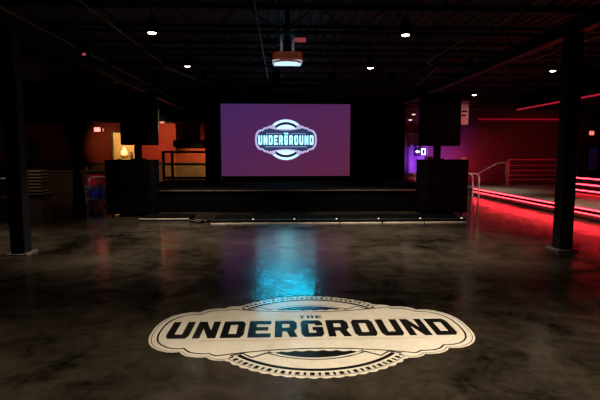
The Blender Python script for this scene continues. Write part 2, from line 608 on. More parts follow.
LET = {
    'U': [[(0, 1), (0, .16), (.13, 0), (.87, 0), (1, .16), (1, 1), (.66, 1), (.66, .24), (.34, .24), (.34, 1)]],
    'N': [[(0, 0), (0, 1), (.36, 1), (.68, .46), (.68, 1), (1, 1), (1, 0), (.66, 0), (.32, .56), (.32, 0)]],
    'D': [[(0, 0), (0, 1), (.86, 1), (1, .84), (1, .16), (.86, 0)], [(.33, .23), (.66, .23), (.66, .77), (.33, .77)]],
    'E': [[(0, 0), (0, 1), (1, 1), (1, .77), (.34, .77), (.34, .61), (.88, .61), (.88, .39), (.34, .39), (.34, .23), (1, .23), (1, 0)]],
    'R': [[(0, 0), (0, 1), (.86, 1), (1, .84), (1, .50), (.86, .37), (1, .0), (.66, 0), (.53, .33), (.33, .33), (.33, 0)], [(.33, .55), (.66, .55), (.66, .78), (.33, .78)]],
    'G': [[(.13, 0), (0, .16), (0, .84), (.13, 1), (.87, 1), (1, .84), (1, .66), (.66, .66), (.66, .77), (.34, .77), (.34, .23), (.66, .23), (.66, .37), (.52, .37), (.52, .57), (1, .57), (1, .16), (.87, 0)]],
    'O': [[(.13, 0), (0, .16), (0, .84), (.13, 1), (.87, 1), (1, .84), (1, .16), (.87, 0)], [(.34, .23), (.66, .23), (.66, .77), (.34, .77)]],
    'T': [[(.33, 0), (.33, .75), (0, .75), (0, 1), (1, 1), (1, .75), (.67, .75), (.67, 0)]],
    'H': [[(0, 0), (0, 1), (.33, 1), (.33, .62), (.67, .62), (.67, 1), (1, 1), (1, 0), (.67, 0), (.67, .38), (.33, .38), (.33, 0)]],
    'X': [[(0, 0), (.34, .5), (0, 1), (.34, 1), (.5, .72), (.66, 1), (1, 1), (.66, .5), (1, 0), (.66, 0), (.5, .28), (.34, 0)]],
    'I': [[(.3, 0), (.3, 1), (.7, 1), (.7, 0)]],
}


def word(mb, text, x0, x1, y0, y1, gap, fn, thin=0.0):
    n = len(text)
    pitch = (x1 - x0 + gap) / n
    wd = pitch - gap
    for i, ch in enumerate(text):
        ox = x0 + pitch * i
        loops = []
        for lp in LET[ch]:
            loops.append([(ox + u * wd, y0 + v * (y1 - y0)) for u, v in lp])
        mb.poly(loops, fn)


def lens_loop(sign, r, ycut, scal=0.0, n=40):
    """dark lens between a circle of radius r and the horizontal-ish chord at ycut"""
    xa = math.sqrt(max(0.0, r * r - ycut * ycut))
    a = math.atan2(ycut, xa)
    arc = circle_arc(r, a, pi - a, n)
    chord = []
    for i in range(1, 41):
        u = -xa + 2 * xa * i / 41
        chord.append((u, ycut + 0.03 * (u / xa) ** 2 + scal * abs(sin(7 * pi * (u + xa) / (2 * xa)))))
    lp = arc + chord
    return [(x, sign * y) for x, y in lp]


def ring_sector(sign, r0, r1, a0, a1, n=40):
    o = circle_arc(r1, a0, a1, n) + circle_arc(r0, a1, a0, n)
    return [(x, sign * y) for x, y in o]


# ------------------------------------------------------------------ painted floor emblem
E0 = thing('floor_emblem', 'big cream and black logo painted on the dark floor in the foreground', 'floor logo', (0.262, 3.912, 0), R(-0.15))
ES = 0.908


def ef(z):
    return lambda u, v: Vector((u * ES * 1.018, v * ES * 1.015 - 0.012, z))


UPV = (0, 0, 1)
MB().poly([full_outline()], ef(0.0015)).build('emblem_ground', cream, E0, up=UPV)
m = MB()
m.strip(banner_line(), 0.017, ef(0.0025), True)
m.strip(inset(full_outline(0.0), 0.022), 0.006, ef(0.0025), True)
m.build('border_line', floor_black, E0, up=UPV)
for sg in (1, -1):
    m = MB()
    m.poly([ring_sector(sg, 0.830, 0.868, R(42), R(138))], ef(0.0025))
    m.build('ring', floor_black, E0, up=UPV)
for sg in (1, -1):
    m = MB()
    outer, inner = [], []
    for k in range(29):
        a = R(41.5) + R(97) * k / 28
        wd = R(1.05 if k % 2 else 0.6)
        for da, ro, ri in ((-wd, 0.9165, 0.9135), (-wd, 0.938, 0.893), (wd, 0.938, 0.893), (wd, 0.9165, 0.9135)):
            outer.append((ro * cos(a + da), sg * ro * sin(a + da)))
            inner.append((ri * cos(a + da), sg * ri * sin(a + da)))
    m.poly([outer + inner[::-1]], ef(0.0025))
    m.build('rope_dashes', floor_black, E0, up=UPV)
for sg in (1, -1):
    m = MB()
    m.poly([lens_loop(sg, 0.635, 0.490, 0.022)], ef(0.0025))
    m.strip([(x, sg * y) for x, y in circle_arc(0.668, R(52), R(128), 40)], 0.014, ef(0.0025))
    for sx in (1, -1):
        m.strip([(sx * 0.70, sg * 0.575), (sx * 0.60, sg * 0.535), (sx * 0.52, sg * 0.615), (sx * 0.41, sg * 0.535), (sx * 0.385, sg * 0.53)], 0.020, ef(0.0025))
    m.build('lens_panel', floor_black, E0, up=UPV)
m = MB()
word(m, 'UNDERGROUND', -1.32, 1.32, -0.207, 0.208, 0.036, ef(0.0025))
word(m, 'THE', -0.115, 0.115, 0.262, 0.345, 0.018, ef(0.0025))
m.build('lettering', floor_black, E0, up=UPV)
m = MB()
m.strip([(-1.0, -0.265), (1.0, -0.265)], 0.012, ef(0.0025))
m.strip([(-0.95, 0.24), (-0.2, 0.24)], 0.006, ef(0.0025)).strip([(0.2, 0.24), (0.95, 0.24)], 0.006, ef(0.0025))
m.build('rule_line', floor_material('tan_floor_paint', (0.36, 0.30, 0.22), (0.55, 0.46, 0.35)), E0, up=UPV)

# ------------------------------------------------------------------ stage
SZ = 0.575
st = thing('stage', 'low wide black stage under the projection screen', 'stage', (0.2, 12.05, 0))
MB().box(-4.3, 4.3, 0, 5.1, SZ - 0.06, SZ, 0.004).build('deck', stage_top, st)
MB().box(-4.28, 4.28, 0.03, 5.05, 0.0, SZ - 0.06).build('skirt', drape_mat, st)
MB().box(-4.3, 4.3, -0.012, 0.0, SZ - 0.022, SZ - 0.002).build('edge_strip', mat('edge_wood', (0.16, 0.12, 0.10), 0.5, var=0.3, scale=2), st)

# screen
SX0, SX1, SZ0, SZ1, SY = -2.085, 2.432, 0.728, 3.232, 16.5


def screen_material():
    m = bpy.data.materials.new('screen_image')
    m.use_nodes = True
    nt = m.node_tree
    L = nt.links.new
    b = nt.nodes['Principled BSDF']
    b.inputs['Base Color'].default_value = (0.05, 0.05, 0.05, 1)
    b.inputs['Roughness'].default_value = 0.7
    tc = nt.nodes.new('ShaderNodeTexCoord')
    sp = nt.nodes.new('ShaderNodeSeparateXYZ')
    L(tc.outputs['Generated'], sp.inputs[0])
    a = nt.nodes.new('ShaderNodeMath')
    a.operation = 'MULTIPLY_ADD'
    L(sp.outputs['X'], a.inputs[0])
    a.inputs[1].default_value = 0.45
    s = nt.nodes.new('ShaderNodeMath')
    s.operation = 'MULTIPLY'
    L(sp.outputs['Z'], s.inputs[0])
    s.inputs[1].default_value = -0.55
    L(s.outputs[0], a.inputs[2])
    ad = nt.nodes.new('ShaderNodeMath')
    ad.operation = 'ADD'
    L(a.outputs[0], ad.inputs[0])
    ad.inputs[1].default_value = 0.55
    r = nt.nodes.new('ShaderNodeValToRGB')
    r.color_ramp.elements[0].color = (lin(66), lin(36), lin(92), 1)
    r.color_ramp.elements[1].color = (lin(92), lin(37), lin(66), 1)
    L(ad.outputs[0], r.inputs['Fac'])
    L(r.outputs['Color'], b.inputs['Emission Color'])
    b.inputs['Emission Strength'].default_value = 1.0
    return m


sc = thing('projection_screen', 'large projection screen showing a purple image with a white logo', 'screen', ((SX0 + SX1) / 2, SY, SZ0))
hw = (SX1 - SX0) / 2
sh = SZ1 - SZ0
MB().box(-hw, hw, 0, 0.02, 0, sh).build('image_surface', screen_material(), sc)
f_ = MB()
f_.box(-hw - 0.10, -hw, -0.02, 0.05, -0.08, sh + 0.10).box(hw, hw + 0.10, -0.02, 0.05, -0.08, sh + 0.10)
f_.box(-hw, hw, -0.02, 0.05, -0.08, 0).box(-hw, hw, -0.02, 0.05, sh, sh + 0.10)
f_.build('frame', black, sc)
for sx in (-1.5, 1.5):
    MB().box(sx - 0.04, sx + 0.04, -0.02, 0.05, -(SZ0 - SZ), -0.08).box(sx - 0.05, sx + 0.05, -0.25, 0.3, -(SZ0 - SZ), -(SZ0 - SZ) + 0.02).build('foot', black, sc)
CYAN = 3.2
logo_white = emissive('projected_white', (0.78, 0.84 * CYAN, 0.90 * CYAN), 1.0)
logo_text = emissive('projected_text', (0.72, 1.9, 2.3), 1.0)
logo_pale = emissive('projected_lavender', (0.52, 0.46, 0.80), 1.0)
logo_navy = emissive('projected_navy', (0.030, 0.045, 0.125), 1.0)
logo_blue = emissive('projected_blue', (0.18, 0.24, 0.46), 1.0)
logo_ink = emissive('projected_ink', (0.012, 0.016, 0.035), 1.0)
LX, LZ, LS = 0.178 - (SX0 + SX1) / 2, 1.995 - SZ0, 0.735


def lf(off):
    return lambda u, v: Vector((LX + u * LS, -off, LZ + v * LS))


BK = (0, -1, 0)
lg = MB().poly([full_outline(0.0)], lf(0.002)).build('logo_border', logo_pale, sc, up=BK)
inn = inset(full_outline(0.0), 0.10)
m = MB()
bl = [(x * 0.985, y * 0.97) for x, y in banner_line()]
m.poly([bl], lf(0.004))
m.build('logo_banner', logo_navy, lg, up=BK)
for sg in (1, -1):
    MB().poly([ring_sector(sg, 0.72, 0.83, R(50), R(130))], lf(0.004)).build('logo_arc', logo_ink, lg, up=BK)
    MB().poly([lens_loop(sg, 0.70, 0.52, 0.0)], lf(0.006)).build('logo_lens', logo_white, lg, up=BK)
    MB().poly([ring_sector(sg, 0.86, 0.93, R(52), R(128))], lf(0.006)).build('logo_ring', logo_white, lg, up=BK)
m = MB()
word(m, 'UNDERGROUND', -1.31, 1.31, -0.235, 0.205, 0.068, lf(0.006))
word(m, 'THE', -0.11, 0.11, 0.245, 0.335, 0.02, lf(0.006))
m.build('logo_lettering', logo_text, lg, up=BK)
m = MB()
m.strip([(-0.95, 0.29), (-0.2, 0.29)], 0.05, lf(0.006)).strip([(0.2, 0.29), (0.95, 0.29)], 0.05, lf(0.006)).strip([(-1.0, -0.325), (1.0, -0.325)], 0.06, lf(0.006))
m.build('logo_rule', logo_blue, lg, up=BK)


# added cyan batten above the screen, put in to tint the floor reflection
bt = thing('added_batten', 'added black batten throwing cyan light, hooded from view above the projection screen', 'stage light', (0.17, 16.35, 3.44))
MB().box(-1.05, 1.05, 0.10, 0.20, -0.06, 0.06, 0.006).build('housing', black, bt)
MB().box(-1.05, 1.05, -0.28, 0.10, 0.045, 0.06).box(-1.05, 1.05, -0.295, -0.28, -0.078, 0.06).box(-1.05, -1.04, -0.28, 0.10, -0.06, 0.045).box(1.04, 1.05, -0.28, 0.10, -0.06, 0.045).build('hiding_visor', black, bt)  # hood and front lip shaped to hide the added light from the camera
for sx in (-0.8, 0.8):
    MB().box(sx - 0.03, sx + 0.03, 0.20, 0.25, -0.09, 0.02).build('bracket', black, bt)
    MB().cyl((sx, 0.15, 0.05), (sx, 0.15, 0.56), 0.008, n=8).build('hanger', black, bt)
bl_ = bpy.data.lights.new('added_batten_light', 'AREA')
bl_.shape = 'RECTANGLE'
bl_.size, bl_.size_y = 1.9, 0.04
bl_.color = (0.0, 0.58, 0.9)
bl_.energy = CYAN_W
bl_.spread = R(56)
blo = bpy.data.objects.new('added_batten_light', bl_)
COL.objects.link(blo)
blo.parent = bt
blo.location = (0, 0.08, 0.0)
blo.rotation_euler = (-R(90 - 17), 0, 0)


# curtains
def drape(name, label, cat, x0, x1, y, z0, z1, folds, amp, m, profile=None, ny=24, group=None):
    mb = MB()
    nx = folds * 8
    rows = []
    for j in range(ny + 1):
        v = j / ny
        row = []
        for i in range(nx + 1):
            u = i / nx
            if profile:
                a, b, am = profile(v)
            else:
                a, b, am = x0, x1, amp
            xx = a + (b - a) * u
            yy = y + am * sin(2 * pi * folds * u + 0.6 * sin(3.1 * u * folds)) + am * 0.3 * sin(5 * v + 9 * u)
            row.append(mb.bm.verts.new((xx, yy, z0 + (z1 - z0) * v)))
        rows.append(row)
    for j in range(ny):
        for i in range(nx):
            mb.bm.faces.new((rows[j][i], rows[j][i + 1], rows[j + 1][i + 1], rows[j + 1][i]))
    o = mb.build(name, m, smooth=True)
    s = o.modifiers.new('thickness', 'SOLIDIFY')
    s.thickness = 0.008
    return tag(o, label, cat, group)


drape('stage_curtain', 'narrow black drape hanging left of the screen', 'curtain', -2.70, -2.16, 16.85, SZ + 0.005, 3.5, 4, 0.035, drape_mat)
drape('stage_curtain', 'wide black drape hanging right of the screen', 'curtain', 2.50, 4.47, 16.85, SZ + 0.005, 3.5, 11, 0.05, drape_mat)
drape('stage_curtain', 'black drape hanging behind the screen', 'curtain', -2.12, 2.46, 17.0, SZ + 0.005, 3.5, 18, 0.03, drape_mat)


def tie_profile(v):
    # v 0 = floor, 1 = top; gathered by a tie at 1.42 m
    z = 3.42 * v
    key = [(0, -5.07, -4.74, 0.05), (0.5, -5.05, -4.78, 0.05), (1.2, -5.01, -4.85, 0.04), (1.42, -4.99, -4.85, 0.03), (1.6, -5.06, -4.80, 0.035), (2.2, -5.24, -4.66, 0.05), (2.8, -5.30, -4.46, 0.06), (3.42, -5.36, -4.36, 0.07)]
    for (za, a0, b0, m0), (zb, a1, b1, m1) in zip(key, key[1:]):
        if z <= zb + 1e-6:
            t = (z - za) / (zb - za)
            t = t * t * (3 - 2 * t)
            return a0 + (a1 - a0) * t, b0 + (b1 - b0) * t, m0 + (m1 - m0) * t
    return key[-1][1:]


cu = drape('tied_curtain', 'black drape tied at its middle, hanging left of the left speaker stack', 'curtain', 0, 0, 11.5, 0.005, 3.42, 6, 0.06, mat('black_drape', (0.005, 0.0038, 0.004), 0.85, spec=0.06, var=0.3), tie_profile, 40)
MB().lathe([(0.062, -0.03), (0.075, -0.03), (0.075, 0.03), (0.062, 0.03)], (-4.92, 11.5, 1.42), 20).build('tie_band', black, cu)
MB().cyl((-5.5, 11.5, 3.44), (-4.2, 11.5, 3.44), 0.02, n=12).build('curtain_rod', roof_steel, cu)
drape('violet_curtain', 'tall violet lit drape seen between the black stage drape and the right speaker', 'curtain', 5.0, 6.55, 20.7, 0.005, 2.44, 6, 0.06, mat('pale_drape', (0.45, 0.40, 0.5), 0.8, spec=0.2, var=0.1))

# rail at the back of the stage, left
rl = thing('stage_railing', 'black two bar railing at the back left of the stage', 'railing', (-4.2, 16.95, SZ))
rm = mat('railing_black', (0.015, 0.012, 0.011), 0.45, var=0.2)
for xx in (0.0, 0.31):
    MB().box(xx - 0.045, xx + 0.045, -0.045, 0.045, 0, 1.0, 0.008).build('post', rm, rl)
MB().box(-0.06, 1.75, -0.05, 0.05, 0.955, 1.035, 0.008).build('top_rail', rm, rl)
MB().box(-0.045, 1.75, -0.03, 0.03, 0.52, 0.585, 0.006).build('middle_rail', rm, rl)
MB().box(-0.045, 1.75, -0.04, 0.04, 0.02, 0.115, 0.006).build('bottom_rail', rm, rl)
tag(MB().box(-4.68, -2.6, YB - 0.35, YB, 1.80, 2.10, 0.01).build('wall_shelf', black), 'long dark shelf box on the red wall behind the railing', 'shelf')
tag(MB().lathe([(0.09, 0), (0.09, 0.9), (0.11, 0.92), (0.11, 1.0), (0.09, 1.02), (0.09, 1.70)], (-5.0, 19.3, 2.3), 20).build('vent_pipe', mat('beige_pipe', (0.6, 0.5, 0.36), 0.6, var=0.2)), 'pale beige pipe coming down beside the left speaker', 'pipe')
lamp('SPOT', (-4.6, 17.9, 3.2), (1, 0.8, 0.55), 12, (-5.0, 19.3, 2.8), 40, 0.6)

# ------------------------------------------------------------------ speaker stacks
def sub_stack(x, label, mirror=1):
    t = thing('subwoofer_stack', label, 'speaker', (x, 11.25, 0))
    for k in range(2):
        z0 = 0.06 + k * 0.655
        MB().box(-0.54, 0.54, 0.03, 0.78, z0, z0 + 0.645, 0.012).build('cabinet', cab_mat, t)
        MB().box(-0.51, 0.51, 0.0, 0.03, z0 + 0.03, z0 + 0.615, 0.006).build('grille', grille_mat, t)
        for sx in (-1, 1):
            MB().box(sx * 0.53 - 0.025, sx * 0.53 + 0.025, 0.32, 0.48, z0 + 0.28, z0 + 0.36, 0.008).build('handle', rubber, t)
    for sx in (-0.42, 0.42):
        for sy in (0.12, 0.68):
            MB().cyl((sx - 0.02, sy, 0.03), (sx + 0.02, sy, 0.03), 0.03, n=14).box(sx - 0.04, sx + 0.04, sy - 0.04, sy + 0.04, 0.05, 0.06).build('caster', rubber, t)
    return t


sub_stack(-3.64, 'black pair of stacked bass speakers standing left of the stage')
sub_stack(4.05, 'dark red tinted pair of stacked bass speakers standing right of the stage')


def top_speaker(x, label, wd, z0, z1, side=False):
    t = thing('array_speaker', label, 'speaker', (x, 11.35, 1.361))
    hgt = z1 - z0
    MB().box(-wd / 2, wd / 2, 0.04, 0.55, z0 - 1.36, z1 - 1.36, 0.02).build('cabinet', cab_mat, t)
    MB().box(-wd / 2 + 0.03, wd / 2 - 0.03, 0.0, 0.04, z0 - 1.36 + 0.03, z1 - 1.36 - 0.03, 0.01).build('grille', grille_mat, t)
    sx = -0.05
    MB().box(sx - 0.14, sx + 0.14, 0.12, 0.46, 0.0, 0.03).cyl((sx, 0.28, 0.03), (sx, 0.28, z0 - 1.36), 0.09, n=16).build('stand', black, t)
    for s in (-1, 1):
        MB().box(s * wd * 0.42 - 0.02, s * wd * 0.42 + 0.02, 0.2, 0.4, z1 - 1.36, z1 - 1.36 + 0.07).cyl((s * wd * 0.42, 0.3, z1 - 1.30), (s * wd * 0.42, 0.3, 2.14), 0.008, n=8).build('rigging_cable', black, t)
    if side:
        p = MB().box(wd / 2 + 0.0, wd / 2 + 0.20, 0.10, 0.16, z0 - 1.36 + 0.52, z0 - 1.36 + 1.10, 0.006).build('side_plate', mat('grey_plate', (0.62, 0.58, 0.56), 0.5, var=0.3, scale=20), t)
        p['label'] = 'grey metal plate with dark slots'
        MB().box(wd / 2 + 0.03, wd / 2 + 0.15, 0.085, 0.10, z0 - 1.36 + 0.82, z0 - 1.36 + 0.86).box(wd / 2 + 0.03, wd / 2 + 0.12, 0.085, 0.10, z0 - 1.36 + 0.72, z0 - 1.36 + 0.76).build('slot', black, p)
    return t


top_speaker(-3.44, 'tall black loudspeaker standing above the left bass speakers', 0.78, 1.715, 2.96)
top_speaker(3.96, 'tall dark loudspeaker with grey side plate above the right bass speakers', 0.90, 1.70, 2.97, True)

# cable coil and small things on the right bass speakers
pts = []
for i in range(140):
    a = i * 0.33
    rr = 0.13 + 0.03 * sin(i * 0.7)
    pts.append((3.65 + rr * 0.6 * cos(a), 11.48 + rr * 0.6 * sin(a), 1.376 + 0.0004 * i + 0.008 * (1 + sin(i * 1.3)) * 0.5))
tag(MB().tube(pts, 0.014, 6).build('cable_coil', mat('cable_grey', (0.10, 0.09, 0.10), 0.5, var=0.2), smooth=True), 'loose coil of dark cable lying on the right bass speakers', 'cable')
tag(MB().lathe([(0.08, 0), (0.085, 0.02), (0.07, 0.05), (0.035, 0.07), (0.005, 0.075)], (4.50, 11.42, 1.361), 20).build('domed_lamp', white_plastic, smooth=True), 'small white dome standing on the right end of the right bass speakers', 'lamp')
pts = []
for i in range(120):
    a = i * 0.41
    rr = 0.20 + 0.05 * sin(i * 0.5)
    pts.append((4.33 + rr * 0.6 * cos(a), 15.2 + rr * 0.5 * sin(a), SZ + 0.03 + 0.0022 * i + 0.02 * (1 + sin(i * 0.9))))
tag(MB().tube(pts, 0.022, 6).build('cable_coil', mat('cable_pale', (0.6, 0.5, 0.52), 0.5, var=0.2), smooth=True), 'pile of pale pink lit cable on the stage at its right rear', 'cable')

# ------------------------------------------------------------------ exit signs and arrow sign
def exit_sign(loc, wd, hh, label, strength):
    t = thing('exit_sign', label, 'exit sign', loc)
    MB().box(-wd / 2, wd / 2, 0, 0.06, -hh / 2, hh / 2, 0.006).build('housing', white_plastic, t)
    MB().box(-wd / 2 + 0.015, wd / 2 - 0.015, -0.004, 0.0, -hh / 2 + 0.015, hh / 2 - 0.015).build('lit_face', emissive('exit_face%d' % strength, (1.0, 0.17, 0.13), strength), t)
    m = MB()
    word(m, 'EXIT', -wd * 0.38, wd * 0.38, -hh * 0.32, hh * 0.32, 0.015, lambda u, v: Vector((u, -0.006, v)))
    m.build('lettering', emissive('exit_letter%d' % strength, (1.0, 0.03, 0.04), strength), t, up=BK)
    return t


exit_sign((-8.01, YB - 0.08, 2.56), 0.28, 0.20, 'lit red exit sign on the red wall at left', 5)
exit_sign((14.15, YB - 0.08, 2.45), 0.24, 0.20, 'small lit red exit sign high on the far right wall', 2)
em = thing('emergency_light', 'small pale emergency lamp right of the left exit sign', 'lamp', (-7.75, YB - 0.08, 2.55))
MB().box(-0.04, 0.04, 0, 0.07, -0.07, 0.07, 0.01).build('housing', white_plastic, em)
MB().cyl((0, 0.0, 0.0), (0, -0.03, 0.0), 0.03, n=14).build('lamp_head', emissive('emergency_glow', (1, 0.6, 0.4), 0.7), em)

ar = thing('arrow_sign', 'small black sign with glowing white arrow and square left of the right bass speakers', 'sign', (6.10, 20.2, 1.60))
MB().box(-0.30, 0.25, 0, 0.03, -0.19, 0.19, 0.005).box(-0.015, 0.015, 0.005, 0.025, -1.60, -0.19).box(-0.2, 0.2, -0.12, 0.15, -1.60, -1.57).build('sign_board', mat('violet_board', (0.10, 0.05, 0.16), 0.6, var=0.2), ar)
g = MB()
fnz = lambda u, v: Vector((u, -0.006, v))
g.poly([[(-0.27, 0.0), (-0.16, 0.08), (-0.16, 0.03), (-0.06, 0.03), (-0.06, -0.03), (-0.16, -0.03), (-0.16, -0.08)]], fnz)
g.poly([[(0.0, -0.14), (0.19, -0.14), (0.19, 0.14), (0.0, 0.14)], [(0.045, -0.095), (0.145, -0.095), (0.145, 0.095), (0.045, 0.095)]], fnz)
g.build('arrow_symbol', emissive('arrow_glow', (0.75, 0.85, 1.0), 2.5), ar, up=BK)

# ------------------------------------------------------------------ floor ramps in front of the stage
glow = emissive('bolt_glint_glow', (1.0, 0.86, 0.50), 1.5)  # glint on the joint bolts, built as a glowing cap
ords = ['first', 'second', 'third', 'fourth', 'fifth', 'sixth']
r0 = None
for k in range(6):
    lab = '%s segment from the left of the low black ramp before the stage' % ords[k]
    if r0 is None:
        r0 = thing('cable_ramp', lab, 'cable ramp', (-1.52, 10.04, 0), 0.0, 'cable ramp segments before the stage')
        m = MB()
        ring = [(0, 0.0), (0, 0.022), (0.10, 0.055), (1.08, 0.055), (1.14, 0.02), (1.14, 0.0)]
        a = [m.bm.verts.new((0.006, y, z)) for y, z in ring]
        b = [m.bm.verts.new((0.922, y, z)) for y, z in ring]
        for i in range(len(ring)):
            j = (i + 1) % len(ring)
            m.bm.faces.new((a[i], a[j], b[j], b[i]))
        m.bm.faces.new(a)
        m.bm.faces.new(b)
        m.build('ramp_body', rubber, r0)
        MB().box(0.006, 0.922, -0.022, -0.001, 0.0, 0.02, 0.003).build('front_edge', mat('pale_edge', (0.85, 0.72, 0.62), 0.5, var=0.2), r0)
        MB().box(0.006, 0.922, 0.13, 0.17, 0.055, 0.068, 0.003).build('cover_ridge', mat('ramp_ridge', (0.05, 0.045, 0.045), 0.35, metal=0.3), r0)
        mk = MB().lathe([(0.022, 0.055), (0.022, 0.065), (0.012, 0.077), (0.002, 0.08)], (0.90, 0.21, 0), 14).build('bolt_glint', glow, r0, smooth=True)
        mk['label'] = 'small yellowish bolt glint made to glow'
    else:
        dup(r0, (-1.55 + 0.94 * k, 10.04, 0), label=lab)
rp = thing('ramp_plate', 'flat black floor plate with pale edges before the left bass speakers', 'floor plate', (-3.16, 10.42, 0))
MB().box(0, 1.10, 0, 0.80, 0.0, 0.075, 0.008).build('plate_body', rubber, rp)
MB().box(0, 1.10, -0.018, 0.0, 0.045, 0.072, 0.003).build('top_edge', MATS['pale_edge'], rp)
MB().box(0, 1.10, -0.018, 0.0, 0.0, 0.012, 0.003).build('front_edge', mat('dim_edge', (0.2, 0.17, 0.16), 0.4, var=0.2), rp)
rp = thing('ramp_plate', 'short slanted black plate joining the left plate to the long ramp', 'floor plate', (-2.04, 10.38, 0), R(-42))
MB().box(0.0, 0.40, 0.0, 0.10, 0, 0.05, 0.006).box(0.0, 0.40, 0.16, 0.26, 0, 0.05, 0.006).build('plate_body', rubber, rp)
MB().box(0.0, 0.40, -0.012, 0.0, 0.03, 0.048, 0.002).box(0.0, 0.40, 0.148, 0.16, 0.03, 0.048, 0.002).build('front_edge', MATS['dim_edge'], rp)

# ------------------------------------------------------------------ projector
pj = thing('projector', 'big white projector hanging from the ceiling in the middle', 'projector', (0.115, 8.0, 2.945))
pts = [(-0.255, 0.06), (-0.255, 0.42), (-0.22, 0.48), (0.22, 0.48), (0.255, 0.42), (0.255, 0.06), (0.235, 0.015), (0.19, 0.0), (-0.19, 0.0), (-0.235, 0.015)]
m = MB()
rings = [[m.bm.verts.new((u, v, z)) for u, v in pts] for z in (0.125, 0.25, 0.262)]
for v in rings[2]:
    v.co.x *= 0.95
    v.co.y = 0.24 + (v.co.y - 0.24) * 0.95
for k in range(2):
    for i in range(len(pts)):
        j = (i + 1) % len(pts)
        m.bm.faces.new((rings[k][i], rings[k][j], rings[k + 1][j], rings[k + 1][i]))
m.bm.faces.new(rings[0])
m.bm.faces.new(rings[2])
m.build('body', mat('projector_orange_lit', (0.55, 0.15, 0.07), 0.5, var=0.1), pj)  # orange light on the white casing put into the body colour
v_ = MB()
for i in range(-3, 4):
    v_.box(i * 0.05 - 0.017, i * 0.05 + 0.017, -0.006, 0.0, 0.165, 0.225)
v_.build('rear_vents', mat('vent_orange_lit', (0.25, 0.07, 0.04), 0.6, var=0.2), pj)  # same orange light put into the vent colour
m = MB()
low = [(0.245 * cos(a), 0.205 - 0.195 * sin(a)) for a in [pi * k / 24 for k in range(25)]] + [(-0.245, 0.45), (0.245, 0.45)]
ra = [m.bm.verts.new((u, v, 0.125)) for u, v in low]
rb = [m.bm.verts.new((u * 0.96, 0.22 + (v - 0.22) * 0.94, 0.100)) for u, v in low]
for i in range(len(low)):
    j = (i + 1) % len(low)
    m.bm.faces.new((ra[i], ra[j], rb[j], rb[i]))
m.bm.faces.new(ra)
m.bm.faces.new(rb)
pl = m.build('bottom_shell', mat('pale_shell', (0.75, 0.78, 0.80), 0.4, var=0.05), pj)
pl['label'] = 'bluish white rounded bottom shell'
MB().cyl((0, 0.48, 0.19), (0, 0.59, 0.19), 0.06, 0.055, 20).build('lens', lens_glass, pj)
for sx in (-0.10, 0.10):
    MB().box(sx - 0.022, sx + 0.022, 0.24, 0.28, 0.26, 1.05).build('bracket', mat('bracket_metal', (0.35, 0.36, 0.38), 0.45, metal=0.3, var=0.2), pj)
MB().cyl((0, 0.26, 0.26), (0, 0.26, 1.05), 0.04, n=14).box(-0.16, 0.16, 0.12, 0.42, 0.262, 0.285).build('mount_pole', black, pj)
lamp('SPOT', (0.14, 9.4, 3.1), (0.10, 0.75, 1.0), 4, (0.14, 9.5, 4), 150, 0.8)
lamp('SPOT', (0.115, 11.7, 0.3), (0.55, 0.82, 1.0), 900, (0.115, 8.25, 3.07), 7.5, 0.35)  # unseen uplight added to brighten the projector's underside
lamp('SPOT', (0.11, 7.75, 3.24), (0.15, 0.75, 1.0), 1.2, (0.115, 8.26, 3.6), 90, 0.8)
lamp('SPOT', (0.3, 4.0, 3.2), (1.0, 0.60, 0.48), 60, (0.115, 8.0, 3.08), 11, 0.3)  # unseen warm spot added to light the projector's rear

# ------------------------------------------------------------------ stage lights on a pipe
pp = thing('lighting_pipe', 'long black lighting pipe crossing under the joists before the stage', 'lighting pipe', (0, 10.35, 3.40))
MB().cyl((-4.6, 0, 0), (5.6, 0, 0), 0.025, n=12).build('pipe', roof_steel, pp)
for xx in (-4.4, -1.2, 1.6, 5.0):
    MB().cyl((xx, 0, 0.0), (xx, 0, 0.6), 0.008, n=8).build('hanger', roof_steel, pp)


def stage_light(loc, aim, label, cat='stage light', lens=None, hang=None):
    t = thing('stage_light', label, cat, loc, 0, 'stage lights under the ceiling')
    q = Vector(aim).normalized()
    rot = q.to_track_quat('Z', 'Y').to_matrix()
    body = MB()
    body.lathe([(0.045, -0.16), (0.075, -0.14), (0.085, 0.06), (0.10, 0.12), (0.10, 0.14), (0.09, 0.14)], n=22)
    o = body.build('can', black, t, smooth=False)
    o.rotation_euler = rot.to_euler()
    l = MB().lathe([(0.088, 0.128), (0.06, 0.134), (0.03, 0.14), (0.002, 0.142)], n=22).build('lens', lens or lens_glass, o, smooth=True)
    MB().tube([(-0.11, 0, 0.0), (-0.115, 0, 0.08), (-0.09, 0, 0.135), (0, 0, 0.145), (0.09, 0, 0.135), (0.115, 0, 0.08), (0.11, 0, 0.0)], 0.010, 6).build('yoke', galv, t, smooth=True)
    MB().box(-0.025, 0.025, -0.03, 0.03, 0.145, 0.215, 0.005).build('clamp', galv, t)
    if hang:
        MB().cyl((0, 0, 0.21), (0, 0, hang - loc[2]), 0.012, n=8).build('hanger', black, t)
    return t


